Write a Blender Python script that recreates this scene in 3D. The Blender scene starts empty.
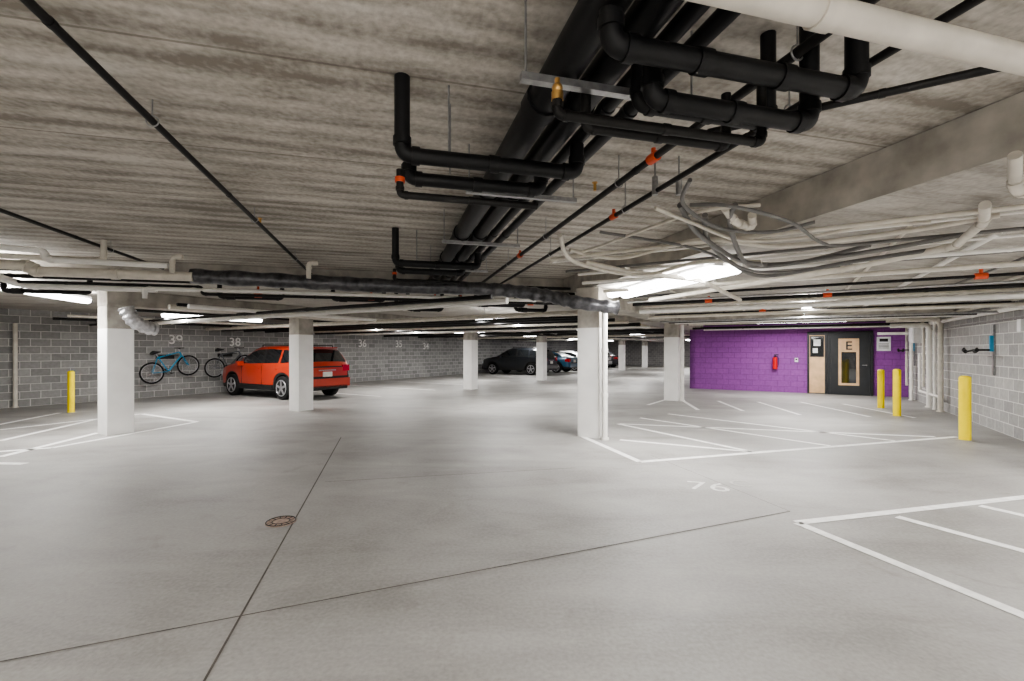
import bpy, math, random
from mathutils import Vector, Matrix
random.seed(4)
EYE=1.5; F=460.0
D1=Vector((-.2563,.9666,0)); N1=Vector((.9666,.2563,0))
D2=Vector((.510,.860,0)).normalized(); N2=Vector((D2.y,-D2.x,0))
def P1(a,t,z=0): v=N1*a+D1*t; return Vector((v.x,v.y,z))
def P2(b,s,z=0): v=N2*b+D2*s; return Vector((v.x,v.y,z))
def fl(x,y):
    Y=F*EYE/(y-350.0); return Vector(((x-512)/F*Y,Y,0))
def hi(x,y,z):
    Y=F*(z-EYE)/(350.0-y); return Vector(((x-512)/F*Y,Y,z))
HC=2.9; HL=2.57; TB=8.5; AB=3.3

# ---------------- materials
def new(name):
    m=bpy.data.materials.new(name); m.use_nodes=True
    nt=m.node_tree; return m,nt,nt.nodes['Principled BSDF']
def mat(name,col,rough=.5,metal=0,var=.12,scale=6,bump=0,emit=0,coat=0,spec=.5):
    m,nt,b=new(name); N=nt.nodes; L=nt.links
    tc=N.new('ShaderNodeTexCoord'); no=N.new('ShaderNodeTexNoise'); no.inputs['Scale'].default_value=scale; no.inputs['Detail'].default_value=6
    L.new(tc.outputs['Object'],no.inputs['Vector'])
    cr=N.new('ShaderNodeValToRGB'); cr.color_ramp.elements[0].position=.3; cr.color_ramp.elements[1].position=.7
    cr.color_ramp.elements[0].color=tuple(c*(1-var) for c in col)+(1,); cr.color_ramp.elements[1].color=tuple(min(1,c*(1+var)) for c in col)+(1,)
    L.new(no.outputs['Fac'],cr.inputs['Fac']); L.new(cr.outputs['Color'],b.inputs['Base Color'])
    b.inputs['Roughness'].default_value=rough; b.inputs['Metallic'].default_value=metal; b.inputs['Specular IOR Level'].default_value=spec
    if coat: b.inputs['Coat Weight'].default_value=coat
    if bump:
        bp=N.new('ShaderNodeBump'); bp.inputs['Strength'].default_value=bump; bp.inputs['Distance'].default_value=.02
        L.new(no.outputs['Fac'],bp.inputs['Height']); L.new(bp.outputs['Normal'],b.inputs['Normal'])
    if emit:
        b.inputs['Emission Color'].default_value=(1,.99,.97,1); b.inputs['Emission Strength'].default_value=emit
    return m
def floor_mat():
    m,nt,b=new('floor_concrete'); N=nt.nodes; L=nt.links
    tc=N.new('ShaderNodeTexCoord')
    def noise(s,d,vec=None,dist=0,rough=.5):
        n=N.new('ShaderNodeTexNoise'); n.inputs['Scale'].default_value=s; n.inputs['Detail'].default_value=d; n.inputs['Distortion'].default_value=dist; n.inputs['Roughness'].default_value=rough
        L.new(vec or tc.outputs['Object'],n.inputs['Vector']); return n.outputs['Fac']
    mp=N.new('ShaderNodeMapping'); mp.inputs['Rotation'].default_value=(0,0,math.radians(-15)); mp.inputs['Scale'].default_value=(.4,1.3,1)
    L.new(tc.outputs['Object'],mp.inputs['Vector'])
    a=noise(.9,9,mp.outputs['Vector'],.8,.6); c=noise(.6,8,None,.4,.6); f=noise(40,8)
    m1=N.new('ShaderNodeMix'); m1.data_type='FLOAT'; m1.inputs[0].default_value=.5; L.new(a,m1.inputs[2]); L.new(c,m1.inputs[3])
    m2=N.new('ShaderNodeMix'); m2.data_type='FLOAT'; m2.inputs[0].default_value=.2; L.new(m1.outputs[0],m2.inputs[2]); L.new(f,m2.inputs[3])
    cr=N.new('ShaderNodeValToRGB'); e=cr.color_ramp.elements
    e[0].position=.385; e[0].color=(.200,.192,.18,1); e[1].position=.61; e[1].color=(.385,.377,.362,1)
    k=e.new(.48); k.color=(.285,.277,.264,1)
    L.new(m2.outputs[0],cr.inputs['Fac'])
    st=noise(2.2,6,None,1.0,.6); sr=N.new('ShaderNodeMapRange'); sr.inputs['From Min'].default_value=.59; sr.inputs['From Max'].default_value=.74; sr.inputs['To Min'].default_value=0; sr.inputs['To Max'].default_value=.35; L.new(st,sr.inputs[0])
    mx=N.new('ShaderNodeMix'); mx.data_type='RGBA'; L.new(sr.outputs[0],mx.inputs[0]); L.new(cr.outputs['Color'],mx.inputs[6]); mx.inputs[7].default_value=(.16,.145,.125,1)
    L.new(mx.outputs[2],b.inputs['Base Color'])
    rr=N.new('ShaderNodeMapRange'); rr.inputs['To Min'].default_value=.38; rr.inputs['To Max'].default_value=.70; L.new(m2.outputs[0],rr.inputs[0]); L.new(rr.outputs[0],b.inputs['Roughness'])
    bp=N.new('ShaderNodeBump'); bp.inputs['Strength'].default_value=.12; bp.inputs['Distance'].default_value=.01
    L.new(f,bp.inputs['Height']); L.new(bp.outputs['Normal'],b.inputs['Normal'])
    return m
def ceil_mat(name,lo,mid,hi_,ridge=1):
    m,nt,b=new(name); N=nt.nodes; L=nt.links
    tc=N.new('ShaderNodeTexCoord')
    def dot(v):
        n=N.new('ShaderNodeVectorMath'); n.operation='DOT_PRODUCT'; n.inputs[1].default_value=v; L.new(tc.outputs['Object'],n.inputs[0]); return n.outputs['Value']
    a=dot(N1); t=dot(D1)
    def math_(op,x,y):
        n=N.new('ShaderNodeMath'); n.operation=op
        for i,q in enumerate((x,y)):
            if isinstance(q,(int,float)): n.inputs[i].default_value=q
            else: L.new(q,n.inputs[i])
        return n.outputs[0]
    def st(sa,stt,sc,det):
        c=N.new('ShaderNodeCombineXYZ'); L.new(math_('MULTIPLY',a,sa),c.inputs[0]); L.new(math_('MULTIPLY',t,stt),c.inputs[1])
        n=N.new('ShaderNodeTexNoise'); n.inputs['Scale'].default_value=sc; n.inputs['Detail'].default_value=det; L.new(c.outputs[0],n.inputs['Vector']); return n.outputs['Fac']
    n1=st(.3,2.6,1.3,8); n2=st(1.4,7,1.8,8); n3=st(1,1,.9,6); n4=st(1,1,26,8)
    s=math_('SINE',math_('ADD',math_('MULTIPLY',t,2*math.pi/.22),math_('MULTIPLY',n3,1.5)),0)
    s=math_('MULTIPLY',s,.042*ridge)
    v=math_('ADD',math_('MULTIPLY',n1,.30),math_('MULTIPLY',n2,.26)); v=math_('ADD',v,math_('MULTIPLY',n3,.20)); v=math_('ADD',v,math_('MULTIPLY',n4,.24)); v=math_('ADD',v,s)
    cr=N.new('ShaderNodeValToRGB'); e=cr.color_ramp.elements
    e[0].position=.40; e[0].color=lo+(1,); e[1].position=.61; e[1].color=hi_+(1,); k=e.new(.50); k.color=mid+(1,)
    L.new(v,cr.inputs['Fac'])
    fr=math_('FRACT',math_('DIVIDE',t,1.2),0); seam=math_('LESS_THAN',fr,.014)
    mx=N.new('ShaderNodeMix'); mx.data_type='RGBA'; L.new(math_('MULTIPLY',seam,.55*ridge),mx.inputs[0]); L.new(cr.outputs['Color'],mx.inputs[6]); mx.inputs[7].default_value=(.12,.10,.08,1)
    L.new(mx.outputs[2],b.inputs['Base Color']); b.inputs['Roughness'].default_value=.85
    bp=N.new('ShaderNodeBump'); bp.inputs['Strength'].default_value=.45; bp.inputs['Distance'].default_value=.03
    L.new(v,bp.inputs['Height']); L.new(bp.outputs['Normal'],b.inputs['Normal'])
    return m
def block_mat(name,c1,c2,cm):
    m,nt,b=new(name); N=nt.nodes; L=nt.links
    tc=N.new('ShaderNodeTexCoord'); br=N.new('ShaderNodeTexBrick'); L.new(tc.outputs['UV'],br.inputs['Vector'])
    br.inputs['Color1'].default_value=c1+(1,); br.inputs['Color2'].default_value=c2+(1,); br.inputs['Mortar'].default_value=cm+(1,)
    br.inputs['Scale'].default_value=1; br.inputs['Brick Width'].default_value=.4; br.inputs['Row Height'].default_value=.2; br.inputs['Mortar Size'].default_value=.009; br.inputs['Mortar Smooth'].default_value=.3
    no=N.new('ShaderNodeTexNoise'); no.inputs['Scale'].default_value=14; no.inputs['Detail'].default_value=8; L.new(tc.outputs['Object'],no.inputs['Vector'])
    mx=N.new('ShaderNodeMix'); mx.data_type='RGBA'; mx.blend_type='OVERLAY'; mx.inputs[0].default_value=.35
    L.new(br.outputs['Color'],mx.inputs[6]); rb=N.new('ShaderNodeRGBToBW'); L.new(no.outputs['Color'],rb.inputs[0]); L.new(rb.outputs[0],mx.inputs[7])
    L.new(mx.outputs[2],b.inputs['Base Color']); b.inputs['Roughness'].default_value=.8
    bp=N.new('ShaderNodeBump'); bp.invert=True; bp.inputs['Strength'].default_value=.6; bp.inputs['Distance'].default_value=.01
    L.new(br.outputs['Fac'],bp.inputs['Height']); L.new(bp.outputs['Normal'],b.inputs['Normal'])
    return m
M={}
M['floor']=floor_mat()
M['ceil']=ceil_mat('plank_ceiling',(.235,.212,.182),(.42,.39,.348),(.62,.59,.54))
M['slab']=ceil_mat('slab_concrete',(.29,.27,.24),(.42,.395,.36),(.55,.525,.485),.35)
M['block']=block_mat('block_wall_grey',(.23,.23,.225),(.34,.336,.33),(.60,.59,.57))
M['block2']=block_mat('block_wall_light',(.31,.305,.30),(.41,.403,.392),(.68,.67,.65))
M['purple']=block_mat('block_wall_purple',(.245,.07,.29),(.275,.078,.32),(.20,.052,.24))
M['conc']=mat('raw_concrete',(.40,.375,.335),.85,var=.3,scale=4,bump=.3)
M['white']=mat('white_column_paint',(.86,.85,.83),.6,var=.04,scale=4,bump=.1)
M['black']=mat('black_pipe_insulation',(.007,.007,.008),.45,var=.3,scale=9,bump=.1,spec=.35)
M['iron']=mat('black_iron_pipe',(.012,.011,.011),.5,.1,var=.3,scale=20,spec=.35)
M['beige']=mat('pvc_jacket_beige',(.64,.60,.53),.5,var=.12,scale=8)
M['wpipe']=mat('white_pvc_pipe',(.82,.80,.76),.45,var=.06,scale=8)
M['galv']=mat('galvanised_steel',(.36,.36,.36),.35,.8,var=.2,scale=25)
M['foil']=mat('black_foil_wrap',(.11,.11,.118),.28,.6,var=.5,scale=11,bump=.8)
M['silver']=mat('silver_foil',(.6,.6,.62),.35,.7,var=.3,scale=16,bump=1.0)
M['brass']=mat('brass_fitting',(.62,.38,.14),.35,.9,var=.15)
M['orange']=mat('orange_coupling',(.62,.09,.03),.5,var=.1)
M['yellow']=mat('yellow_bollard_paint',(.95,.74,.0),.45,var=.04)
M['line']=mat('white_line_paint',(.80,.79,.77),.6,var=.14,scale=12)
M['num']=mat('worn_number_paint',(.66,.65,.63),.6,var=.2,scale=25)
M['crack']=mat('joint_dark',(.10,.09,.08),.9,var=.3)
M['faint']=mat('faded_paint',(.44,.43,.41),.7,var=.15,scale=20)
M['drain']=mat('rusty_drain_iron',(.36,.27,.22),.6,.2,var=.3,scale=30)
M['lens']=mat('lamp_lens',(.9,.9,.9),.4,emit=16)
M['house']=mat('lamp_housing',(.75,.75,.75),.4)
M['tyre']=mat('tyre_rubber',(.012,.012,.012),.75,spec=.3)
M['rim']=mat('alloy_rim',(.5,.5,.52),.3,.8)
M['glass']=mat('dark_glass',(.012,.014,.016),.06,0,var=.05,coat=1)
M['trimb']=mat('black_plastic',(.016,.016,.016),.55)
M['redlamp']=mat('tail_lamp_red',(.45,.01,.01),.2,coat=1)
M['lampw']=mat('headlamp_clear',(.7,.72,.75),.15,coat=1)
M['plate']=mat('licence_plate',(.75,.75,.7),.5)
M['doorblk']=mat('black_door_metal',(.022,.024,.027),.4)
M['wood']=mat('light_wood',(.66,.44,.25),.5,var=.15,scale=5)
M['bfr']=mat('blue_bike_paint',(.04,.30,.50),.35)
M['gfr']=mat('grey_bike_paint',(.12,.13,.14),.35)
M['red']=mat('extinguisher_red',(.6,.015,.015),.3)
M['sign']=mat('white_sign',(.8,.8,.8),.5)
M['cable']=mat('grey_flex_conduit',(.17,.165,.16),.5,.2)

# ---------------- mesh builder
class MB:
    def __init__(s): s.v=[];s.f=[];s.m=[];s.sm=[];s.mats=[]
    def mi(s,k):
        if k not in s.mats: s.mats.append(k)
        return s.mats.index(k)
    def add(s,vs,fs,k,smooth=False):
        o=len(s.v); s.v+= [Vector(v) for v in vs]; i=s.mi(k)
        for f in fs: s.f.append([o+q for q in f]); s.m.append(i); s.sm.append(smooth)
    def box(s,c,size,k,X=Vector((1,0,0)),Y=Vector((0,1,0)),Z=Vector((0,0,1))):
        c=Vector(c); h=[q/2 for q in size]; vs=[]
        for sx in(-1,1):
            for sy in(-1,1):
                for sz in(-1,1): vs.append(c+X*(sx*h[0])+Y*(sy*h[1])+Z*(sz*h[2]))
        s.add(vs,[(0,1,3,2),(4,6,7,5),(0,4,5,1),(2,3,7,6),(0,2,6,4),(1,5,7,3)],k)
    def prism(s,poly,z0,z1,k,kside=None):
        n=len(poly); vs=[Vector((p[0],p[1],z0)) for p in poly]+[Vector((p[0],p[1],z1)) for p in poly]
        s.add(vs,[tuple(range(n))[::-1],tuple(range(n,2*n))],k)
        s.add(vs,[(i,(i+1)%n,n+(i+1)%n,n+i) for i in range(n)],kside or k)
    def tube(s,pts,r,k,seg=14,caps=True,closed=False):
        pts=[Vector(p) for p in pts]; n=len(pts)
        rr=r if isinstance(r,(list,tuple)) else [r]*n
        tang=[]
        for i in range(n):
            if closed: t=pts[(i+1)%n]-pts[i-1]
            else: t=pts[min(i+1,n-1)]-pts[max(i-1,0)]
            tang.append(t.normalized() if t.length>1e-9 else Vector((0,0,1)))
        up=Vector((0,0,1)) if abs(tang[0].z)<.9 else Vector((1,0,0))
        u=(up-tang[0]*up.dot(tang[0])).normalized(); vs=[]
        for i in range(n):
            u=(u-tang[i]*u.dot(tang[i])).normalized(); w=tang[i].cross(u)
            for j in range(seg):
                a=2*math.pi*j/seg; vs.append(pts[i]+(u*math.cos(a)+w*math.sin(a))*rr[i])
        fs=[]
        for i in range(n if closed else n-1):
            i2=(i+1)%n
            for j in range(seg):
                j2=(j+1)%seg; fs.append((i*seg+j,i*seg+j2,i2*seg+j2,i2*seg+j))
        s.add(vs,fs,k,True)
        if caps and not closed:
            s.add(vs[:seg],[tuple(range(seg))[::-1]],k); s.add(vs[-seg:],[tuple(range(seg))],k)
    def cyl(s,p0,p1,r,k,seg=16,r2=None): s.tube([p0,p1],[r,r if r2 is None else r2],k,seg)
    def pipe(s,pts,r,k,fr=None,collar=True,step=0,ck=None,seg=14):
        pts=[Vector(p) for p in pts]; fr=fr or r*1.9; ck=ck or k; out=[pts[0]]
        for i in range(1,len(pts)-1):
            a,p,b=pts[i-1],pts[i],pts[i+1]; d0=(a-p); d1=(b-p)
            q=min(fr,d0.length*.48,d1.length*.48); d0.normalize(); d1.normalize()
            s0=p+d0*q; s1=p+d1*q
            for j in range(7):
                t=j/6; out.append(s0*(1-t)**2+p*2*t*(1-t)+s1*t*t)
            if collar:
                s.cyl(s0-d0*r*.1,s0+d0*r*.9,r*1.17,ck,seg); s.cyl(s1-d1*r*.1,s1+d1*r*.9,r*1.17,ck,seg)
        out.append(pts[-1]); s.tube(out,r,k,seg)
        if step:
            for i in range(len(pts)-1):
                d=pts[i+1]-pts[i]; n=int(d.length/step)
                for j in range(1,n+1):
                    c=pts[i]+d*(j/(n+1)); dn=d.normalized(); s.cyl(c-dn*r*.7,c+dn*r*.7,r*1.15,ck,seg)
    def ring(s,c,R,r,axis,k,seg=28,ts=8):
        axis=Vector(axis).normalized(); u=axis.orthogonal().normalized(); w=axis.cross(u)
        s.tube([Vector(c)+(u*math.cos(2*math.pi*i/seg)+w*math.sin(2*math.pi*i/seg))*R for i in range(seg)],r,k,ts,closed=True)
    def ball(s,c,r,k,sc=(1,1,1)):
        vs=[];fs=[];n=12;m=8
        for i in range(m+1):
            for j in range(n):
                a=math.pi*i/m; b=2*math.pi*j/n; vs.append(Vector(c)+Vector((r*sc[0]*math.sin(a)*math.cos(b),r*sc[1]*math.sin(a)*math.sin(b),r*sc[2]*math.cos(a))))
        for i in range(m):
            for j in range(n): fs.append((i*n+j,i*n+(j+1)%n,(i+1)*n+(j+1)%n,(i+1)*n+j))
        s.add(vs,fs,k,True)
    def build(s,name,Mx=None,bevel=0):
        me=bpy.data.meshes.new(name); me.from_pydata([tuple(v) for v in s.v],[],s.f)
        for k in s.mats: me.materials.append(M[k])
        me.polygons.foreach_set('material_index',s.m); me.polygons.foreach_set('use_smooth',s.sm); me.validate(); me.update()
        o=bpy.data.objects.new(name,me); bpy.context.collection.objects.link(o)
        if Mx is not None: o.matrix_world=Mx
        if bevel:
            b=o.modifiers.new('bev','BEVEL'); b.width=bevel; b.segments=2; b.limit_method='ANGLE'
        return o
def frame(origin,X,Y):
    Z=Vector((0,0,1)); m=Matrix((X,Y,Z)).transposed().to_4x4(); m.translation=origin; return m
def text(name,body,size,Mx,k,ext=.001,off=.01):
    c=bpy.data.curves.new(name,'FONT'); c.body=body; c.size=size; c.align_x='CENTER'; c.align_y='CENTER'; c.extrude=ext; c.offset=size*off
    o=bpy.data.objects.new(name,c); bpy.context.collection.objects.link(o); bpy.context.view_layer.update()
    me=bpy.data.meshes.new_from_object(o); bpy.data.objects.remove(o); me.materials.clear(); me.materials.append(M[k])
    o=bpy.data.objects.new(name,me); bpy.context.collection.objects.link(o); o.matrix_world=Mx; return o

# ---------------- room shell
BL=-17.3; BR=3.38; SP=19.0; SF=45
LW0=P2(BL,-7); LWT=P2(BL,-5.5); FL=P2(BL,SF); FR=P2(-3.19,SF); PL=P2(-3.19,SP); PR=P2(BR,SP); RW=P2(BR,9.0)
tb=-8.8
ra=RW.dot(N1); BRt=P1(ra,tb); la=LW0.dot(N1); BLt=P1(la,tb)
room=[LW0,BLt,BRt,RW,PR,PL,FR,FL]
b=MB(); b.prism(room,-.2,0,'floor'); b.build('floor')
b=MB(); b.prism(room,HC,HC+.2,'ceil'); b.build('ceiling')
low=[LWT,P1(AB,TB),P1(AB,tb),BRt,RW,PR,PL,FR,FL]
b=MB(); b.prism(low,HL,HC-.005,'slab','conc'); b.build('ceiling_drop_slab')
def wall(name,p,q,k,h=HC,th=.2):
    p=Vector(p);q=Vector(q); L=(q-p).length; d=(q-p).normalized(); n=Vector((d.y,-d.x,0))
    me=bpy.data.meshes.new(name); vs=[p,q,q+Vector((0,0,h)),p+Vector((0,0,h))]; vo=[v+n*th for v in vs]
    me.from_pydata([tuple(v) for v in vs+vo],[],[(0,1,2,3),(5,4,7,6),(3,2,6,7),(0,4,5,1),(1,5,6,2),(0,3,7,4)])
    uv=me.uv_layers.new(name='UVMap'); co=[(0,0),(L,0),(L,h),(0,h)]*2
    for lp in me.loops: uv.data[lp.index].uv=co[lp.vertex_index]
    me.materials.append(M[k]); me.update()
    o=bpy.data.objects.new(name,me); bpy.context.collection.objects.link(o); return o
def wo(name,p,q,k):
    c=P2(-5,10); d=(Vector(q)-Vector(p)).normalized(); n=Vector((d.y,-d.x,0))
    if n.dot(Vector(p)-c)<0: p,q=q,p
    return wall(name,p,q,k)
wo('wall_left',LW0,FL,'block'); wo('wall_far',FL,FR,'block2'); wo('wall_aisle',FR,PL,'purple')
wo('wall_entry',PL,PR,'purple'); wo('wall_right',PR,RW,'block2'); wo('wall_bay',RW,BRt,'block2'); wo('wall_back',BRt,BLt,'block2'); wo('wall_side',BLt,LW0,'block2')

# ---------------- beams & columns
def beam(b0,s0,b1,s1,name,w=.42,z0=2.28):
    p=P2(b0,s0); q=P2(b1,s1); d=(q-p).normalized(); n=Vector((d.y,-d.x,0)); m=MB(); c=(p+q)/2
    m.box((c.x,c.y,(z0+HL)/2),((q-p).length,w,HL-z0-.003),'conc',d,n); m.build(name,bevel=.015)
beam(-10.39,3.3,-10.39,SF,'ceiling_beam'); beam(-2.9,7.4,-2.9,SP-.05,'ceiling_beam')
for s in (7.2,14.4,20.4,27,33.5,40): beam(BL+.05,s,-10.62,s,'ceiling_beam',.35,2.36)
beam(-2.65,14.3,BR-.05,14.3,'ceiling_beam',.35,2.36)
beam(-10.15,14.35,-3.15,14.35,'ceiling_beam',.35,2.36); beam(-10.15,27,-3.3,27,'ceiling_beam',.35,2.36)
def column(b,s,top=2.28):
    m=MB(); h=.2
    def rect(w): return [P2(b-w,s-w),P2(b+w,s-w),P2(b+w,s+w),P2(b-w,s+w)]
    m.prism(rect(h),0,1.88,'white'); m.prism(rect(h-.001),1.88,top,'conc'); m.build('concrete_column',bevel=.012)
for s in (3.5,7.2,14.4,20.4,27,33.5,40): column(-10.39,s)
column(-2.9,7.65); column(-2.9,14.3)

# ---------------- floor markings
def strip(m,p,q,w,k,z=.004):
    p=Vector(p);q=Vector(q);d=(q-p).normalized();n=Vector((-d.y,d.x,0))*w/2; Z=Vector((0,0,z))
    m.add([p-n+Z,q-n+Z,q+n+Z,p+n+Z],[(0,1,2,3)],k)
m=MB()
for seg in [((640,462),(957,437)),((640,462),(581,436)),((620,440),(752,452)),((618,424),(752,452)),((640,418),(830,446)),((668,414),(895,441)),
            ((620,424),(935,437)),((648,405),(668,399)),((680,399),(698,410)),((718,401),(743,411)),((758,402),(800,415)),((800,402),(870,417)),((843,404),(915,418))]:
    strip(m,fl(*seg[0]),fl(*seg[1]),.095,'line')
for seg in [((797,523),(1100,489)),((797,523),(1090,643)),((897,517),(1100,572)),((980,506),(1100,533))]:
    strip(m,fl(*seg[0]),fl(*seg[1]),.09,'line')
for seg in [((197,422),(52,448)),((52,448),(-90,458)),((142,414),(197,422)),((0,441),(98,419)),((-60,436),(60,413)),((0,430),(142,414)),((98,433),(0,457)),((-100,462),(25,464))]:
    strip(m,fl(*seg[0]),fl(*seg[1]),.11,'line')
for s in (10.6,13.3,16,18.7,21.5,26.5,29.8,33,36): strip(m,P2(-11.2,s),P2(-16.9,s),.1,'line')
m.build('parking_bay_lines')
m=MB()
strip(m,P1(-.813,-6),P1(-.813,8.4),.012,'crack',.003); strip(m,fl(790,511.5),fl(237,617),.010,'crack',.003); 
q=fl(237,617)-fl(790,511.5); strip(m,fl(237,617),fl(237,617)+q*1.2,.010,'crack',.003)
strip(m,fl(325,482),fl(575,468),.008,'crack',.003); strip(m,fl(650,455),fl(790,511.5),.005,'crack',.003)
strip(m,P2(-7,9),P2(-7,44),.010,'crack',.003)
m.build('floor_control_joints')
def floortext(body,p,size,ang,k):
    return text('bay_number_marking',body,size,Matrix.Translation(Vector((p.x,p.y,.003)))@Matrix.Rotation(ang,4,'Z'),k,off=-.002)
floortext('76',fl(708,487),.45,math.radians(-16),'num'); floortext('C',fl(740,484),.34,math.radians(-12),'faint')
c=fl(281,522); m=MB(); m.cyl((c.x,c.y,.001),(c.x,c.y,.008),.125,'drain',28); m.ring((c.x,c.y,.009),.118,.005,(0,0,1),'trimb')
m.ring((c.x,c.y,.009),.07,.003,(0,0,1),'trimb')
for i in range(12):
    a=i*math.pi/6; d=Vector((math.cos(a),math.sin(a),0)); m.box(Vector((c.x,c.y,.009))+d*.085,(.04,.008,.003),'trimb',d,Vector((-d.y,d.x,0)))
m.build('floor_drain')
def walltext(body,s,z,size):
    Mx=Matrix((D2,Vector((0,0,1)),N2)).transposed().to_4x4(); Mx.translation=P2(BL+.012,s,z)
    text('bay_number_sign',body,size,Mx,'line')
walltext('39',7.4,1.83,.42); walltext('38',9.3,1.78,.42); walltext('37',12.2,1.8,.42); walltext('36',15.2,1.8,.5); walltext('35',17.6,1.8,.5); walltext('34',19.7,1.7,.5)

# ---------------- lights
def fixture(p,d,L=2.4,power=60,up=14,z=2.42,two=False,W=.16):
    power*=2.2; up*=3.6
    d=Vector(d).normalized(); n=Vector((-d.y,d.x,0)); m=MB()
    for off in ([-.13,.13] if two else [0]):
        c=Vector((p.x,p.y,z))+n*off
        m.box(c+Vector((0,0,.045)),(L,W*.75,.05),'house',d,n)
        prof=[(-.5,.02),(-.42,-.03),(-.2,-.055),(.2,-.055),(.42,-.03),(.5,.02)]
        vs=[c+d*(sx*L*.49)+n*(q[0]*W)+Vector((0,0,q[1])) for sx in(-1,1) for q in prof]
        m.add(vs,[(i,i+1,i+7,i+6) for i in range(5)]+[(0,1,2,3,4,5),(11,10,9,8,7,6)],'lens')
        for sx in (-1,1): m.cyl(c+d*(sx*L*.35)+Vector((0,0,.06)),Vector((c.x,c.y,HL))+d*(sx*L*.35),.005,'galv',6)
    m.build('strip_light_fixture')
    for sgn,pw in ((-1,power),(1,up)):  # upward lamp is an added fill above the housing to brighten the ceiling
        if pw<=0: continue
        l=bpy.data.lights.new('strip_lamp_or_up_fill','AREA'); l.shape='RECTANGLE'; l.size=L; l.size_y=W*(2.4 if two else 1); l.energy=pw; l.color=(1,.985,.962)
        o=bpy.data.objects.new('strip_lamp_or_up_fill',l); bpy.context.collection.objects.link(o)
        Z=Vector((0,0,1 if sgn<0 else -1)); X=d; Y=Z.cross(X); mm=Matrix((X,Y,Z)).transposed().to_4x4(); mm.translation=Vector((p.x,p.y,z-.065 if sgn<0 else z+.08)); o.matrix_world=mm
fixture(hi(40,291,2.45),D1,power=60,up=22)
fixture(hi(662,282,2.48),D1,2.7,power=60,z=2.45,two=True)
fixture(P2(-12.6,6.3),D2,z=2.33,power=75,up=20); fixture(P2(-12.4,12.4),D2,z=2.33,power=60)
for s in (18,24.5,31,38): fixture(P2(-13,s),D2,z=2.33,power=60,up=0)
for s in (10.6,17,24,32,39): fixture(P2(-6.6,s),D2,z=2.30,power=68,up=0)  # nearest aisle fixture is added to brighten a dark stretch of floor
fixture(P2(.4,16.8),N2,z=2.4,power=60); fixture(P2(.4,11.5),D2,z=2.4,power=50)
for a,t in ((-4.5,-1.0),(.2,-1.4),(-.3,-5),(4.9,-1.2),(7.5,1.5),(-5,-5),(5,-5.5),(-9,1.5)): fixture(P1(a,t),N1,z=2.42,power=72,up=66)  # unseen fixtures out of frame, added to brighten the near part and ceiling

# ---------------- black pipe bundle
def rod(m,p,z0,z1,r=.005): m.cyl((p.x,p.y,z0),(p.x,p.y,z1),r,'galv',6)
for a,z,r in ((.70,2.68,.078),(.885,2.69,.066),(1.035,2.70,.036),(1.16,2.70,.036)):
    m=MB(); m.pipe([P1(a,-3,z),P1(a,8.45,z)],r,'black',step=1.3); m.build('black_drain_pipe')
m=MB()
for t in (-.5,1.75,3.1,4.6,6.2,7.8):
    m.box(P1(.9,t,2.58),(.80,.036,.03),'galv',N1,D1)
    for a in (.52,1.28): rod(m,P1(a,t),2.57,HC)
m.build('pipe_trapeze_hanger')
def branch(a0,a1,t,z,r,zl,zr,name='black_branch_pipe',k='black'):
    pts=[]
    if zl: pts.append(P1(a0,t,zl))
    pts+= [P1(a0,t,z),P1(a1,t,z)]
    if zr: pts.append(P1(a1,t,zr))
    m=MB(); m.pipe(pts,r,k,step=.5,fr=r*1.3); m.build(name)
HT=HC-.002
for t in (2.42,5.45):
    branch(.06,1.02,t,2.50,.040,HT,2.66); branch(.10,.86,t+.16,2.44,.036,2.52,2.58); branch(.05,.80,t+.05,2.31,.019,2.44,0,k='iron')
    m=MB(); m.cyl(P1(.05,t+.05,2.40),P1(.05,t+.05,2.375),.026,'orange'); m.build('orange_pipe_coupling')
m=MB()
for a,t in ((.3,2.44),(.33,2.62),(.3,5.47)): rod(m,P1(a,t),2.5,HC)
m.build('pipe_hanger_rod')
branch(.70,1.74,1.375,2.50,.039,HT,HT); branch(.93,1.65,1.50,2.42,.036,2.62,HT); branch(.59,1.49,1.58,2.36,.019,2.42,2.6,k='iron')
branch(.98,1.62,1.68,2.50,.032,2.66,HT); branch(.80,1.50,1.80,2.44,.022,2.64,2.68,k='iron')
m=MB(); p=P1(.59,1.58,2.41); m.cyl(p,p+Vector((0,0,.03)),.022,'brass'); m.ball(p+Vector((0,0,.045)),.02,'brass'); m.cyl(p+Vector((0,0,.05)),p+Vector((0,0,.08)),.01,'brass'); m.build('brass_cleanout_valve')
def run(name,pts,r,k,step=0,ck=None,**kw): m=MB(); m.pipe(pts,r,k,step=step,ck=ck,**kw); return m.build(name)
run('sprinkler_pipe',[P1(-1.284,-4,2.78),P1(-1.284,8.4,2.78)],.019,'iron',2.4)
run('sprinkler_pipe',[P1(-3.45,-2,2.78),P1(-3.45,8.4,2.78)],.019,'iron',2.4)
run('sprinkler_pipe',[P1(1.59,-1,2.70),P1(1.59,8.4,2.70)],.022,'iron',1.9)
run('sprinkler_pipe',[P1(1.86,.5,2.65),P1(1.86,8.4,2.65)],.018,'iron',1.9)
m=MB()
for a,ts,z in ((-1.284,(1.3,3,5,7),2.78),(-3.45,(3,5,7),2.78),(1.59,(1.5,3,4.6,6.2),2.7),(1.86,(1.8,3.4,5.2),2.65)):
    for t in ts: rod(m,P1(a,t),z,HC,.004); m.ring(P1(a,t,z),.03,.004,D1,'galv')
m.build('pipe_hanger_rod')
m=MB()
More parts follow.
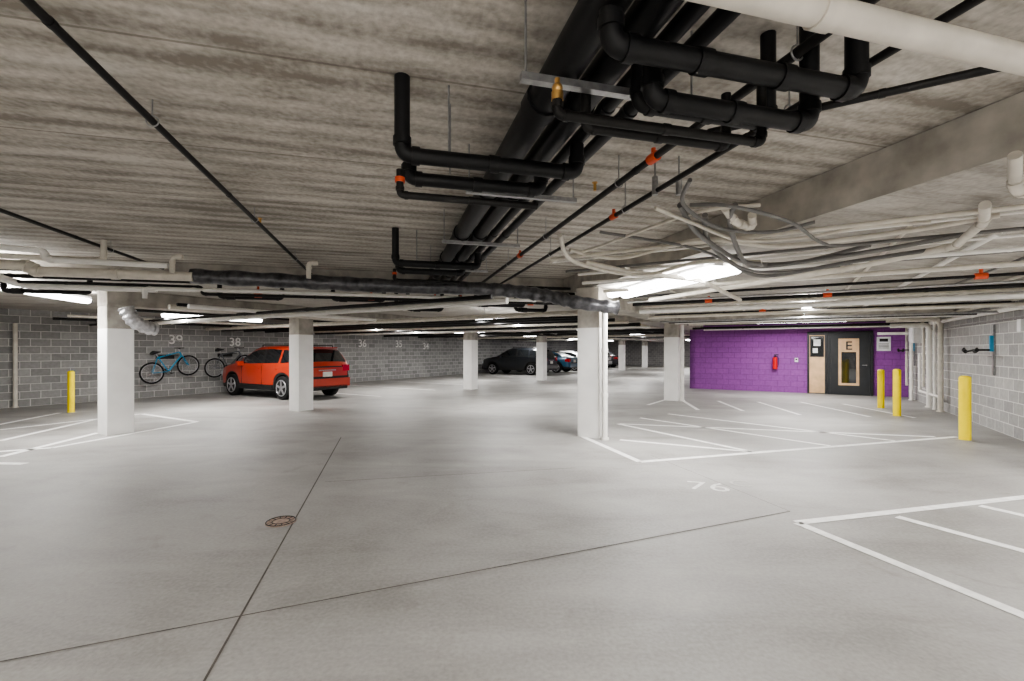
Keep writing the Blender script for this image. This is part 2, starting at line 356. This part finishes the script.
for a,t,z,r in ((1.59,2.55,2.7,.032),(1.86,3.6,2.65,.026),(1.59,5.6,2.7,.034)): m.cyl(P1(a,t-.04,z),P1(a,t+.04,z),r,'orange'); m.cyl(P1(a,t,z),P1(a,t,z+.06),.014,'orange')
m.build('orange_pipe_coupling')
m=MB()
for a,t in ((-1.284,5.2),(1.59,3.4)):
    m.cyl(P1(a,t,2.78),P1(a,t,2.84),.012,'brass'); m.cyl(P1(a,t,2.84),P1(a,t,2.846),.022,'brass')
m.build('sprinkler_head')
run('jacketed_supply_pipe',[P1(.2,.94,2.37),P1(4.6,.94,2.37)],.038,'beige',.95)
run('jacketed_supply_pipe',[hi(1015,155,2.50),hi(1015,190,2.38),hi(1070,205,2.37),hi(1160,200,2.38)],.028,'beige')
run('sprinkler_pipe',[P2(-.35,2.62,2.65),P2(1.1,2.62,2.65)],.018,'iron',.8)
def run2(b0,b1,s,z,r,k,step=1.6,name='service_pipe',extra=None):
    pts=[P2(b0,s,z),P2(b1,s,z)]
    if extra: pts=pts+extra
    return run(name,pts,r,k,step)
run2(-2.2,2.9,4.53,2.49,.018,'beige')
run2(-2.3,3.1,4.8,2.51,.012,'wpipe')
run2(-2.4,3.1,5.4,2.50,.016,'cable')
run2(-2.4,3.1,5.8,2.52,.018,'wpipe')
run2(-2.5,3.3,6.2,2.46,.022,'wpipe')
run2(-2.5,3.3,6.6,2.50,.014,'cable')
run2(-2.5,3.3,7.1,2.44,.026,'beige')
run2(-2.5,3.3,7.5,2.48,.022,'wpipe')
run2(-2.5,3.3,7.9,2.42,.020,'iron',1.4)
run2(-2.5,3.3,8.4,2.38,.018,'galv',1.4)
run2(-2.6,3.3,9.1,2.40,.030,'iron',1.5,'sprinkler_pipe')
run2(-2.6,3.3,9.6,2.30,.048,'wpipe',1.2)
run2(-2.6,3.3,9.9,2.42,.03,'beige',1.2)
run2(-2.6,3.3,10.3,2.22,.032,'beige',1.5)
run2(-2.6,3.3,10.9,2.30,.028,'iron',1.5)
run2(-2.6,3.3,11.4,2.18,.022,'galv',1.5)
run2(-2.6,3.3,12.4,2.22,.03,'iron',1.5)
run2(-2.6,3.3,13.2,2.26,.05,'wpipe',1.5); run2(-2.6,3.3,15.3,2.30,.03,'beige',1.5); run2(-2.6,3.3,16,2.2,.035,'iron',1.5); run2(-2.6,3.3,17.6,2.28,.04,'iron',1.5); run2(-2.6,3.3,18.4,2.25,.03,'wpipe',1.5); run2(-2.6,3.3,18.7,2.45,.04,'iron',1.5)
# conduits running the other way, toward the entry wall
for b_,z_,r_,k_,s0_ in ((-1.7,2.53,.016,'beige',5.5),(-.9,2.52,.022,'wpipe',6.0),(.9,2.53,.018,'beige',5.0),(1.6,2.52,.026,'wpipe',5.6),(2.3,2.53,.016,'cable',5.2),(2.8,2.52,.022,'beige',7.0)):
    run('service_pipe',[P2(b_,s0_,z_),P2(b_,14.0,z_)],r_,k_,1.8)
m=MB(); 
for b_,s_,z_ in ((.6,9.1,2.4),(-1.2,9.1,2.4),(2.1,7.9,2.42),(-.4,10.9,2.3)): m.cyl(P2(b_-.06,s_,z_),P2(b_+.06,s_,z_),.040,'orange'); m.cyl(P2(b_,s_,z_),P2(b_,s_,z_+.09),.02,'orange')
m.build('orange_pipe_coupling')
run('jacketed_supply_pipe',[hi(985,205,2.50),hi(984,222,2.46),hi(955,246,2.44),hi(850,268,2.42),hi(650,300,2.35)],.033,'beige',1.2)
run('jacketed_supply_pipe',[hi(585,262,2.50),hi(628,272,2.45),hi(700,280,2.40),hi(740,300,2.30)],.03,'beige',1.2)
run('jacketed_supply_pipe',[hi(725,208,2.53),hi(735,222,2.49),hi(752,228,2.47),hi(752,215,2.53)],.03,'beige')
def spline(pts,n=8):
    out=[]; pts=[pts[0]]+pts+[pts[-1]]
    for i in range(1,len(pts)-2):
        p0,p1,p2,p3=pts[i-1:i+3]
        for j in range(n):
            t=j/n; out.append(.5*((2*p1)+(p2-p0)*t+(2*p0-5*p1+4*p2-p3)*t*t+(3*p1-p0-3*p2+p3)*t**3))
    out.append(pts[-2]); return out
cab=[[(655,208,2.5),(690,222,2.47),(740,240,2.45),(800,238,2.45),(860,228,2.47),(930,222,2.5)],
[(680,205,2.53),(700,235,2.46),(745,262,2.38),(800,262,2.4),(870,245,2.45)],
[(690,180,2.54),(684,205,2.5),(720,228,2.45),(770,232,2.44),(815,222,2.48)],
[(560,235,2.52),(575,262,2.42),(640,275,2.38),(700,262,2.42),(760,262,2.42)],
[(600,232,2.55),(650,240,2.5),(700,250,2.44),(760,272,2.36),(840,266,2.4)],
[(735,205,2.53),(730,225,2.48),(745,262,2.38),(770,266,2.36),(880,250,2.42),(960,235,2.48)],
[(550,262,2.5),(600,246,2.52),(690,214,2.52),(760,205,2.54)],
[(705,215,2.54),(708,240,2.47),(730,262,2.40),(765,276,2.34),(850,262,2.4),(930,250,2.45)],
[(690,205,2.54),(730,206,2.5),(790,222,2.46),(830,245,2.43),(900,240,2.46)],
[(570,250,2.52),(620,258,2.48),(700,240,2.48),(780,246,2.44),(900,232,2.48),(1000,215,2.5)]]
for i,c in enumerate(cab):
    m=MB(); m.tube(spline([hi(*q) for q in c]),.014+.007*(i%2),('cable','beige')[i%3==0],10); m.build('flex_conduit')
m=MB()
for x in (655,679): 
    p=hi(x,195,2.62); m.cyl(p,p+Vector((0,0,.13)),.022,'galv'); m.cyl(p+Vector((0,0,.13)),Vector((p.x,p.y,HC)),.006,'galv')
m.build('vibration_hanger')
# left cross-runs
run('jacketed_supply_pipe',[P1(-9,7.05,2.55),P1(-4.3,7.05,2.55),P1(-4.3,7.05,2.48),P1(-2.55,7.05,2.48)],.062,'beige',1.0)
run('jacketed_supply_pipe',[P1(-4.9,6.3,2.66),P1(-3.9,6.6,2.66),P1(-3.9,6.6,2.56),P1(-2.7,6.7,2.56)],.035,'wpipe')
run('jacketed_supply_pipe',[P1(-9,6.7,2.70),P1(-5.2,6.7,2.70),P1(-5.2,6.7,2.60),P1(-3.4,6.75,2.60),P1(-3.4,6.75,2.85)],.032,'beige',.9)
run('jacketed_supply_pipe',[P1(-9,7.3,2.46),P1(-4.9,7.3,2.46),P1(-4.7,7.6,2.36),P1(-3.2,7.6,2.36)],.045,'wpipe',.9)
run('jacketed_supply_pipe',[P1(-3.3,7.5,2.22),P1(-3.3,7.5,2.36),P1(-1.5,7.5,2.36),P1(2.4,7.5,2.34)],.030,'wpipe',.9)
run('service_pipe',[P1(-9,7.5,2.40),P1(-2.6,7.5,2.40),P1(-2.6,7.5,2.30),P1(3.4,7.5,2.30)],.022,'iron',2)
run('service_pipe',[P1(-9,7.7,2.5),P1(3.2,7.7,2.5)],.03,'iron',1.5)
run('sprinkler_pipe',[P1(-9,7.9,2.62),P1(3.2,7.9,2.62)],.03,'iron',2)
for a in (-2.75,-1.1): 
    m=MB(); m.pipe([P1(a,6.95,2.5),P1(a,6.95,2.72),P1(a+.12,6.95,2.72)],.032,'beige'); m.build('pipe_stub')
fp=[P1(-2.6,7.13,2.5),P1(-1.2,7.15,2.48),P1(0,7.13,2.46),P1(1.2,7.15,2.47),P1(1.9,7.1,2.44),P1(2.45,6.95,2.36),P1(2.85,6.75,2.25),P1(3.5,6.65,2.17)]
sp=spline(fp,14); m=MB(); m.tube(sp,[.104+.008*math.sin(i*1.3)+random.uniform(-.005,.005) for i in range(len(sp))],'foil',18); m.build('foil_wrapped_duct')
for a,t,w_,z in ((-.9,8.0,.8,2.33),(.1,8.1,1.1,2.30),(.3,8.3,.6,2.22),(1.5,8.2,.9,2.32),(-2.6,8.2,.9,2.34),(-5.2,8.0,1.0,2.33),(2.3,8.4,.6,2.26)):
    m=MB(); m.pipe([P1(a,t,2.56),P1(a,t,z),P1(a+w_,t,z),P1(a+w_,t,2.56)],.034,'black',fr=.05); m.cyl(P1(a+.1,t,z),P1(a+.22,t,z),.046,'black'); m.build('black_branch_pipe')
m=MB()
for a,t,z in ((-.3,7.95,2.36),(.75,8.0,2.36),(1.2,8.05,2.34),(2.5,8.1,2.36),(-2.0,8.0,2.36)):
    m.cyl(P1(a-.05,t,z),P1(a+.05,t,z),.04,'orange'); m.cyl(P1(a,t,z),P1(a,t,z+.18),.016,'orange'); m.ring(P1(a,t-.07,z),.04,.008,D1,'orange',16,6)
m.build('orange_pipe_coupling')
for b_,z,r,k in ((-9.6,2.42,.05,'beige'),(-9.3,2.45,.03,'iron'),(-8.9,2.4,.04,'wpipe'),(-8.2,2.45,.05,'black'),(-7.4,2.45,.03,'iron'),(-5.2,2.45,.03,'iron'),(-4.6,2.4,.05,'black'),(-3.9,2.42,.035,'beige'),(-11.2,2.45,.04,'iron'),(-14.6,2.45,.03,'beige'),(-15.6,2.42,.035,'iron')):
    run('service_pipe',[P2(b_,4 if b_<-8.5 else 9.5,z-.14),P2(b_,SF-.3,z-.14)],r,k,2.5)
for s,z,r,k in ((5.2,2.22,.03,'iron'),(5.6,2.2,.045,'wpipe'),(8.3,2.22,.05,'beige'),(8.8,2.18,.025,'iron'),(9.6,2.2,.04,'black'),(10.4,2.2,.04,'iron'),(11.5,2.2,.035,'beige'),(12.6,2.2,.05,'iron'),(13.6,2.18,.04,'wpipe'),(16.5,2.2,.05,'iron'),(19,2.2,.05,'iron'),(22.5,2.2,.05,'beige'),(25,2.2,.04,'iron'),(30,2.2,.05,'wpipe')):
    run('service_pipe',[P2(BL+.1,s,z),P2(-3.4,s,z)],r,k,2)
for s in (6.5,11.7,18): 
    m=MB(); p=P2(-9.3,s,2.3); m.cyl(p-D2*.05,p+D2*.05,.05,'orange'); m.build('orange_pipe_coupling')
def vpipe(p,z0,z1,r,k,name='downpipe',horn=None):
    pts=[Vector((p.x,p.y,z0)),Vector((p.x,p.y,z1))]
    if horn: pts.append(pts[-1]+horn)
    m=MB(); m.pipe(pts,r,k,step=1.0); 
    if z0<.1: m.cyl((p.x,p.y,z0),(p.x,p.y,z0+.03),r*1.5,k)
    m.build(name)
vpipe(P2(-2.9+.30,7.43),0,2.24,.050,'wpipe'); vpipe(P2(-2.60,14.2),0,2.24,.055,'wpipe')
vpipe(P2(BL+.08,3.7),0,2.2,.045,'beige')
for s_,r_,k_,z0_,z1_ in ((14.9,.055,'beige',0,2.25),(15.4,.035,'wpipe',0,2.3),(15.9,.06,'wpipe',0,2.15),(16.5,.03,'beige',.5,2.3),(17.9,.045,'wpipe',0,2.0),(18.5,.035,'beige',.4,2.3)):
    vpipe(P2(BR-.13,s_),z0_,z1_,r_,k_,horn=N2*-.8)
run('downpipe',[P2(BR-.13,14.9,.35),P2(BR-.13,16.9,.35),P2(BR-.13,16.9,1.4)],.03,'wpipe')
run('service_pipe',[P2(BR-.1,9.4,2.2),P2(BR-.1,18.6,2.2)],.045,'wpipe',1.2)
run('service_pipe',[P2(BR-.1,9.4,2.34),P2(BR-.1,18.6,2.34)],.03,'beige',1.2)
run('service_pipe',[P2(BR-.08,9.4,2.04),P2(BR-.08,16.7,2.04)],.018,'galv',1.2)
# foil-wrapped elbow hanging beside the first column
m=MB(); el=spline([P2(-9.98,3.50,2.24),P2(-9.95,3.54,2.12),P2(-9.95,3.62,2.00),P2(-9.97,3.80,1.91),P2(-10.0,3.95,1.89)],7)
m.tube(el,[.115+.012*math.sin(i*1.7) for i in range(len(el))],'silver',16); m.build('foil_wrapped_elbow')
m=MB(); m.box(P2(BR-.14,17.2,1.98),(.5,.24,.56),'house',D2,N2); m.box(P2(BR-.27,17.2,1.98),(.42,.02,.46),'sign',D2,N2); m.build('electrical_junction_box',bevel=.01)
m=MB(); m.box(P2(BR-.07,10.6,1.9),(.14,.1,.2),'house',D2,N2); m.cyl(P2(BR-.05,10.6,2.0),P2(BR-.05,10.6,2.5),.012,'galv'); m.build('electrical_outlet_box')

# ---------------- bollards
def bollard(p,h=1.05,r=.085):
    m=MB(); m.cyl((p.x,p.y,0),(p.x,p.y,h-.03),r,'yellow',24); m.tube([(p.x,p.y,h-.03),(p.x,p.y,h-.01),(p.x,p.y,h)],[r,r*.8,r*.35],'yellow',24); m.cyl((p.x,p.y,0),(p.x,p.y,.006),r*1.5,'conc',24); m.build('yellow_bollard')
bollard(fl(965,440),1.07,.078); bollard(fl(897,416),1.07,.075); bollard(fl(881,408),1.0,.075); bollard(fl(71,412.5),1.0,.065)

# ---------------- entry wall items
E=frame(P2(0,SP),N2,D2)
m=MB(); H=2.13
m.box((1.58,-.031,H/2),(1.82,.06,H),'doorblk')
m.box((.95,-.07,1.02),(.46,.03,1.98),'wood'); m.box((.95,-.09,1.62),(.34,.02,.66),'glass'); m.box((.95,-.105,1.75),(.2,.008,.22),'sign'); m.box((.9,-.105,1.48),(.14,.008,.16),'sign'); m.box((.95,-.088,1.62),(.4,.006,.72),'doorblk')
for x in (.70,1.20,1.28,2.44): m.box((x,-.07,H/2),(.06,.06,H),'doorblk')
m.box((1.86,-.07,H-.04),(1.2,.06,.08),'doorblk')
m.box((1.86,-.075,1.03),(1.08,.045,2.03),'doorblk')
m.box((1.83,-.102,1.10),(.56,.012,1.56),'wood'); m.box((1.83,-.112,1.05),(.40,.012,1.3),'glass'); m.box((1.83,-.12,1.63),(.40,.01,.40),'wood')
m.cyl((2.3,-.1,1.0),(2.3,-.15,1.0),.02,'galv'); m.cyl((2.3,-.15,1.0),(2.18,-.15,1.0),.012,'galv')
m.build('door_1',E)
Mx=Matrix((N2,Vector((0,0,1)),-D2)).transposed().to_4x4(); Mx.translation=E@Vector((1.83,-.13,1.63)); text('door_letter_sign','E',.40,Mx,'doorblk')
m=MB(); m.box((2.76,-.012,1.70),(.36,.02,.46),'sign'); m.box((2.76,-.024,1.82),(.22,.004,.10),'trimb')
for i in range(4): m.box((2.76,-.024,1.70-i*.045),(.26,.004,.015),'trimb')
m.build('wall_notice_sign',E)
m=MB(); m.cyl((-.3,-.1,.82),(-.3,-.1,1.2),.075,'red'); m.ball((-.3,-.1,1.2),.075,'red',(1,1,.7)); m.cyl((-.3,-.1,1.24),(-.3,-.1,1.31),.02,'trimb'); m.box((-.26,-.1,1.33),(.14,.03,.03),'trimb'); m.tube(spline([Vector((-.3,-.1,1.29)),Vector((-.2,-.12,1.22)),Vector((-.2,-.12,1.0)),Vector((-.22,-.12,.9))]),.01,'trimb',8); m.box((-.3,-.015,1.0),(.08,.028,.4),'trimb'); m.build('fire_extinguisher',E)
m=MB(); m.box((.35,-.03,1.15),(.1,.05,.14),'house'); m.box((.35,-.057,1.17),(.06,.004,.05),'trimb'); m.build('card_reader',E)

# ---------------- wall bike racks (right)
def rack(s):
    m=MB(); b0=BR
    m.box(P2(b0-.02,s,1.50),(.05,.03,.95),'galv',D2,N2)
    m.box(P2(b0-.05,s,1.62),(.06,.05,.3),'bfr',D2,N2)
    for q in (-1,1):
        m.pipe([P2(b0-.05,s,1.5),P2(b0-.28,s+.05*q,1.5),P2(b0-.34,s+.32*q,1.46),P2(b0-.34,s+.36*q,1.54)],.018,'trimb',collar=False)
        m.cyl(P2(b0-.34,s+.26*q,1.47),P2(b0-.34,s+.36*q,1.5),.034,'trimb')
    m.build('wall_bike_rack')
rack(12.0); rack(18.1)

# ---------------- bicycles
def bike(k,Mx):
    m=MB(); R=.335; w1=Vector((-.52,0,R)); w2=Vector((.52,0,R)); bb=Vector((-.08,0,.28)); seat=Vector((-.26,0,.80)); hd=Vector((.36,0,.82)); hb=Vector((.39,0,.70))
    for w in (w1,w2):
        m.ring(w,R-.024,.027,(0,1,0),'tyre',36); m.ring(w,R-.055,.012,(0,1,0),'rim',36,6); m.cyl(w-Vector((0,.05,0)),w+Vector((0,.05,0)),.022,'rim')
        for i in range(16):
            a=i*math.pi/8; m.cyl(w+Vector((0,.02*(-1)**i,0)),w+Vector((math.cos(a)*(R-.05),0,math.sin(a)*(R-.05))),.0025,'rim',4)
    for p,q,r in ((bb,seat,.019),(bb,hb,.025),(seat*.95+bb*.05,hd,.021),(hb,hd,.024)): m.cyl(p,q,r,k,10)
    for y in (-.045,.045):
        Y=Vector((0,y,0)); m.cyl(bb+Y*.6,w1+Y,.011,k,8); m.cyl(seat+Y*.3,w1+Y,.010,k,8); m.cyl(hb+Y,w2+Y,.016,k,8)
    m.cyl(seat,seat+Vector((-.04,0,.12)),.015,'rim',8)
    m.tube([seat+Vector((-.18,0,.13)),seat+Vector((-.10,0,.15)),seat+Vector((0,0,.14)),seat+Vector((.10,0,.13))],[.03,.065,.035,.018],'trimb',10)
    st=hd+Vector((.0,0,.10)); m.cyl(hd,st,.016,'rim',8); m.cyl(st,st+Vector((.06,0,.02)),.016,'trimb',8)
    m.tube([st+Vector((.02,-.30,.03)),st+Vector((.06,-.1,.02)),st+Vector((.06,.1,.02)),st+Vector((.02,.30,.03))],.015,'trimb',8)
    m.ring(bb,.09,.007,(0,1,0),'trimb',20,6); m.cyl(bb-Vector((0,.08,0)),bb+Vector((0,.08,0)),.015,'rim')
    m.cyl(bb+Vector((0,.08,0)),bb+Vector((.14,.08,-.1)),.009,'trimb',8); m.cyl(bb-Vector((0,.08,0)),bb+Vector((-.14,-.08,.1)),.009,'trimb',8)
    m.box(bb+Vector((.14,.12,-.1)),(.09,.07,.02),'trimb'); m.box(bb+Vector((-.14,-.12,.1)),(.09,.07,.02),'trimb')
    m.build('bicycle',Mx)
def bikeplace(s,z,tilt,k,b_=BL+.34,flip=1):
    R=Matrix((D2*flip,-N2*flip,Vector((0,0,1)))).transposed().to_4x4(); T=Matrix.Translation(P2(b_,s,z)); bike(k,T@R@Matrix.Translation((0,0,.4))@Matrix.Rotation(tilt,4,'Y')@Matrix.Translation((0,0,-.4)))
    m=MB(); 
    for q in (-.15,.2): m.cyl(P2(BL,s+q,z+.78),P2(b_+.05,s+q,z+.78),.012,'trimb')
    m.box(P2(BL+.015,s,z+.72),(.5,.02,.12),'trimb',D2,N2); m.build('bike_wall_hook')
bikeplace(7.1,.55,math.radians(-12),'bfr'); bikeplace(8.95,.6,math.radians(-6),'gfr')

# ---------------- cars
def lerp(tab,x):
    for i in range(len(tab)-1):
        a,b=tab[i],tab[i+1]
        if a[0]>=x>=b[0]:
            t=(a[0]-x)/(a[0]-b[0]); return [p+(q-p)*t for p,q in zip(a,b)][1:]
    return (tab[0] if x>tab[0][0] else tab[-1])[1:]
SUV=[(2.25,.70,.70,.58),(2.2,.82,.82,.74),(2.05,.92,.92,.84),(1.75,1.00,1.00,.89),(1.35,1.06,1.04,.92),(1.05,1.10,1.06,.925),(.35,1.52,1.07,.925),(.05,1.60,1.08,.925),(-.6,1.62,1.09,.925),(-1.4,1.59,1.11,.92),(-1.8,1.54,1.13,.90),(-1.92,1.49,1.13,.89),(-2.18,1.12,1.10,.86),(-2.24,.98,.98,.83),(-2.25,.7,.7,.8)]
SED=[(2.3,.62,.62,.6),(2.24,.72,.72,.74),(2.0,.82,.82,.84),(1.5,.90,.88,.88),(1.0,.95,.92,.9),(.3,1.33,.93,.9),(-.1,1.42,.94,.9),(-.8,1.43,.95,.9),(-1.2,1.36,.97,.9),(-1.75,1.06,.98,.88),(-2.15,1.02,.99,.85),(-2.28,.9,.9,.8),(-2.3,.7,.7,.76)]
def car(name,col,Mx,tab=SUV,rail=True,wb=1.36):
    key='paint_'+name+str(len(M)); M[key]=mat(key,col,.3,.1,var=.03,coat=1)
    m=MB(); wr=.355
    xs=set([round(t[0],3) for t in tab]); 
    for c in (wb,-wb):
        for i in range(0,15): xs.add(round(c+.42*math.cos(math.pi*i/14),3))
    x=tab[-1][0]
    while x<tab[0][0]: xs.add(round(x,3)); x+=.12
    xs=sorted(xs,reverse=True); xs2=[xs[0]]
    for x in xs[1:]:
        if xs2[-1]-x>.012: xs2.append(x)
    xs=xs2; rings=[]; info=[]
    for x in xs:
        zt,zb,w=lerp(tab,x)[:3]; z0=.27
        if x>tab[1][0]-.02 or x<tab[-2][0]+.02: z0=.34
        for c in (wb,-wb):
            q=.42**2-(x-c)**2
            if q>0: z0=max(z0,.34+math.sqrt(q))
        z3=min(zb,zt-.05); z3=max(z3,z0+.03); g=zt-z3
        z4=max(z3+.012,zt-.09 if g>.3 else zt-.03); w3=w*.965
        w4=w3-(z4-z3)*.33; w5=w4-.09 if g>.3 else w4-.05
        h=z3-z0
        half=[(w*.955,z0),(w*.985,z0+h*.2),(w,z0+h*.5),(w*.99,z0+h*.8),(w3,z3),(w4,z4),(w5,zt),(w5*.55,zt+.02),(0,zt+.028)]
        ring=[(x,p,z) for p,z in half]+[(x,-p,z) for p,z in half[-2::-1]]
        rings.append(ring); info.append((x,zt,z3,z4,z0))
    n=len(rings[0]); vs=[v for r in rings for v in r]; body=[];gl=[];blk=[];und=[]
    for i in range(len(rings)-1):
        a,b_=info[i],info[i+1]; gh=min(a[3]-a[2],b_[3]-b_[2]); xm=(a[0]+b_[0])/2
        slope=abs(a[1]-b_[1])/(a[0]-b_[0])
        for j in range(n-1):
            f=(i*n+j,i*n+j+1,(i+1)*n+j+1,(i+1)*n+j); jj=j if j<8 else 15-j
            tgt=body
            if jj==4 and gh>.16: tgt=gl
            if jj==4 and gh>.16 and any(abs(xm-p)<.05 for p in (-.35,)): tgt=blk
            if rail and jj==4 and -1.25<xm<-1.15: tgt=body
            if jj>=6 and slope>.42 and min(a[1],b_[1])>tab[5][1]-.03 and (xm>.2 or xm<-1.1): tgt=gl
            if jj==0: tgt=blk
            tgt.append(f)
        und.append((i*n,(i+1)*n,(i+1)*n+n-1,i*n+n-1))
    m.add(vs,body,key,True); m.add(vs,gl,'glass',True); m.add(vs,blk,'trimb',True); m.add(vs,und,'trimb')
    m.add(vs,[tuple(range(n)),tuple(range((len(rings)-1)*n,len(rings)*n))[::-1]],'trimb')
    xf=tab[0][0]; xr=tab[-1][0]; zb=tab[-3][2]
    m.box((xr+.0,0,.83),(.05,1.5,.27),key)
    m.box((xr-.02,0,.50),(.14,1.6,.26),key); m.box((xr-.03,0,.36),(.12,1.4,.10),'trimb'); m.box((xf-.03,0,.40),(.12,1.3,.22),'trimb'); m.box((xf-.005,0,.60),(.05,.7,.12),'galv')
    for s in (-1,1):
        m.box((xr+.06,s*.70,zb-.16),(.18,.26,.2),'redlamp'); m.box((xr+.19,s*.835,zb-.16),(.16,.06,.16),'redlamp')
        m.box((xf-.13,s*.66,.72),(.2,.26,.12),'lampw')
        m.box((.72,s*1.0,1.1*(tab[7][1]/1.64)),(.12,.2,.14),key); 
        if rail: m.pipe([(.0,s*.66,1.59),(.0,s*.66,1.66),(-1.7,s*.64,1.64),(-1.7,s*.64,1.56)],.016,'trimb',collar=False)
        for q in (-.35,.75): m.box((q,s*.922,.72),(.008,.01,.6),'trimb')
        for q in (-.15,-1.05): m.box((q,s*.93,.92),(.16,.03,.03),key)
        m.box((0,s*.91,.33),(1.8,.05,.12),'trimb')
        for c in (wb,-wb):
            y=s*.80; o=s*.115
            m.tube([(c,y-o,.355),(c,y-o*.9,.355),(c,y+o*.85,.355),(c,y+o,.355)],[wr-.03,wr,wr,wr-.035],'tyre',32)
            m.cyl((c,y+o*.96,.355),(c,y+o*1.03,.355),.235,'trimb',28); m.ring((c,y+o*1.04,.355),.235,.016,(0,1,0),'rim',28)
            m.cyl((c,y+o,.355),(c,y+o*1.15,.355),.05,'rim')
            for i in range(5):
                a=i*2*math.pi/5+.3; d=Vector((math.cos(a),0,math.sin(a))); m.box(Vector((c,y+o*1.06,.355))+d*.13,(.21,.02,.06),'rim',d,Vector((0,1,0)),d.cross(Vector((0,1,0))))
    m.box((xr-.03,0,.88),(.03,.6,.03),'galv'); m.box((xr-.04,0,.76),(.03,.32,.15),'plate'); 
    m.box((xr+.30,0,tab[9][1]-.02),(.2,1.1,.03),key)
    m.build(name,Mx)
def carM(bc,s): return frame(P2(bc,s),-N2,-D2)
car('red_suv',(.47,.042,.014),carM(-14.35,9.25))
car('black_suv',(.012,.014,.018),carM(-14.3,24.9))
car('blue_hatchback',(.03,.09,.15),carM(-14.3,28.3),SED,False,1.4)
car('white_sedan',(.6,.6,.6),carM(-14.3,31.4),SED,False,1.4)
car('silver_suv',(.3,.3,.32),carM(-14.3,35.2))
car('dark_sedan',(.03,.03,.035),carM(-14.3,38.2),SED,False,1.4)

# ---------------- world, camera
w=bpy.data.worlds.new('World'); bpy.context.scene.world=w; w.use_nodes=True; w.node_tree.nodes['Background'].inputs[0].default_value=(.5,.5,.5,1); w.node_tree.nodes['Background'].inputs[1].default_value=.3
cd=bpy.data.cameras.new('camera'); cd.sensor_width=36; cd.lens=36*F/1024; cd.shift_y=9.5/1024; cd.clip_start=.05
co=bpy.data.objects.new('camera',cd); bpy.context.collection.objects.link(co); co.location=(0,0,EYE); co.rotation_euler=(math.pi/2,0,0); bpy.context.scene.camera=co
try: bpy.context.scene.view_settings.look='AgX - Medium High Contrast'
except Exception as ex: print(ex)
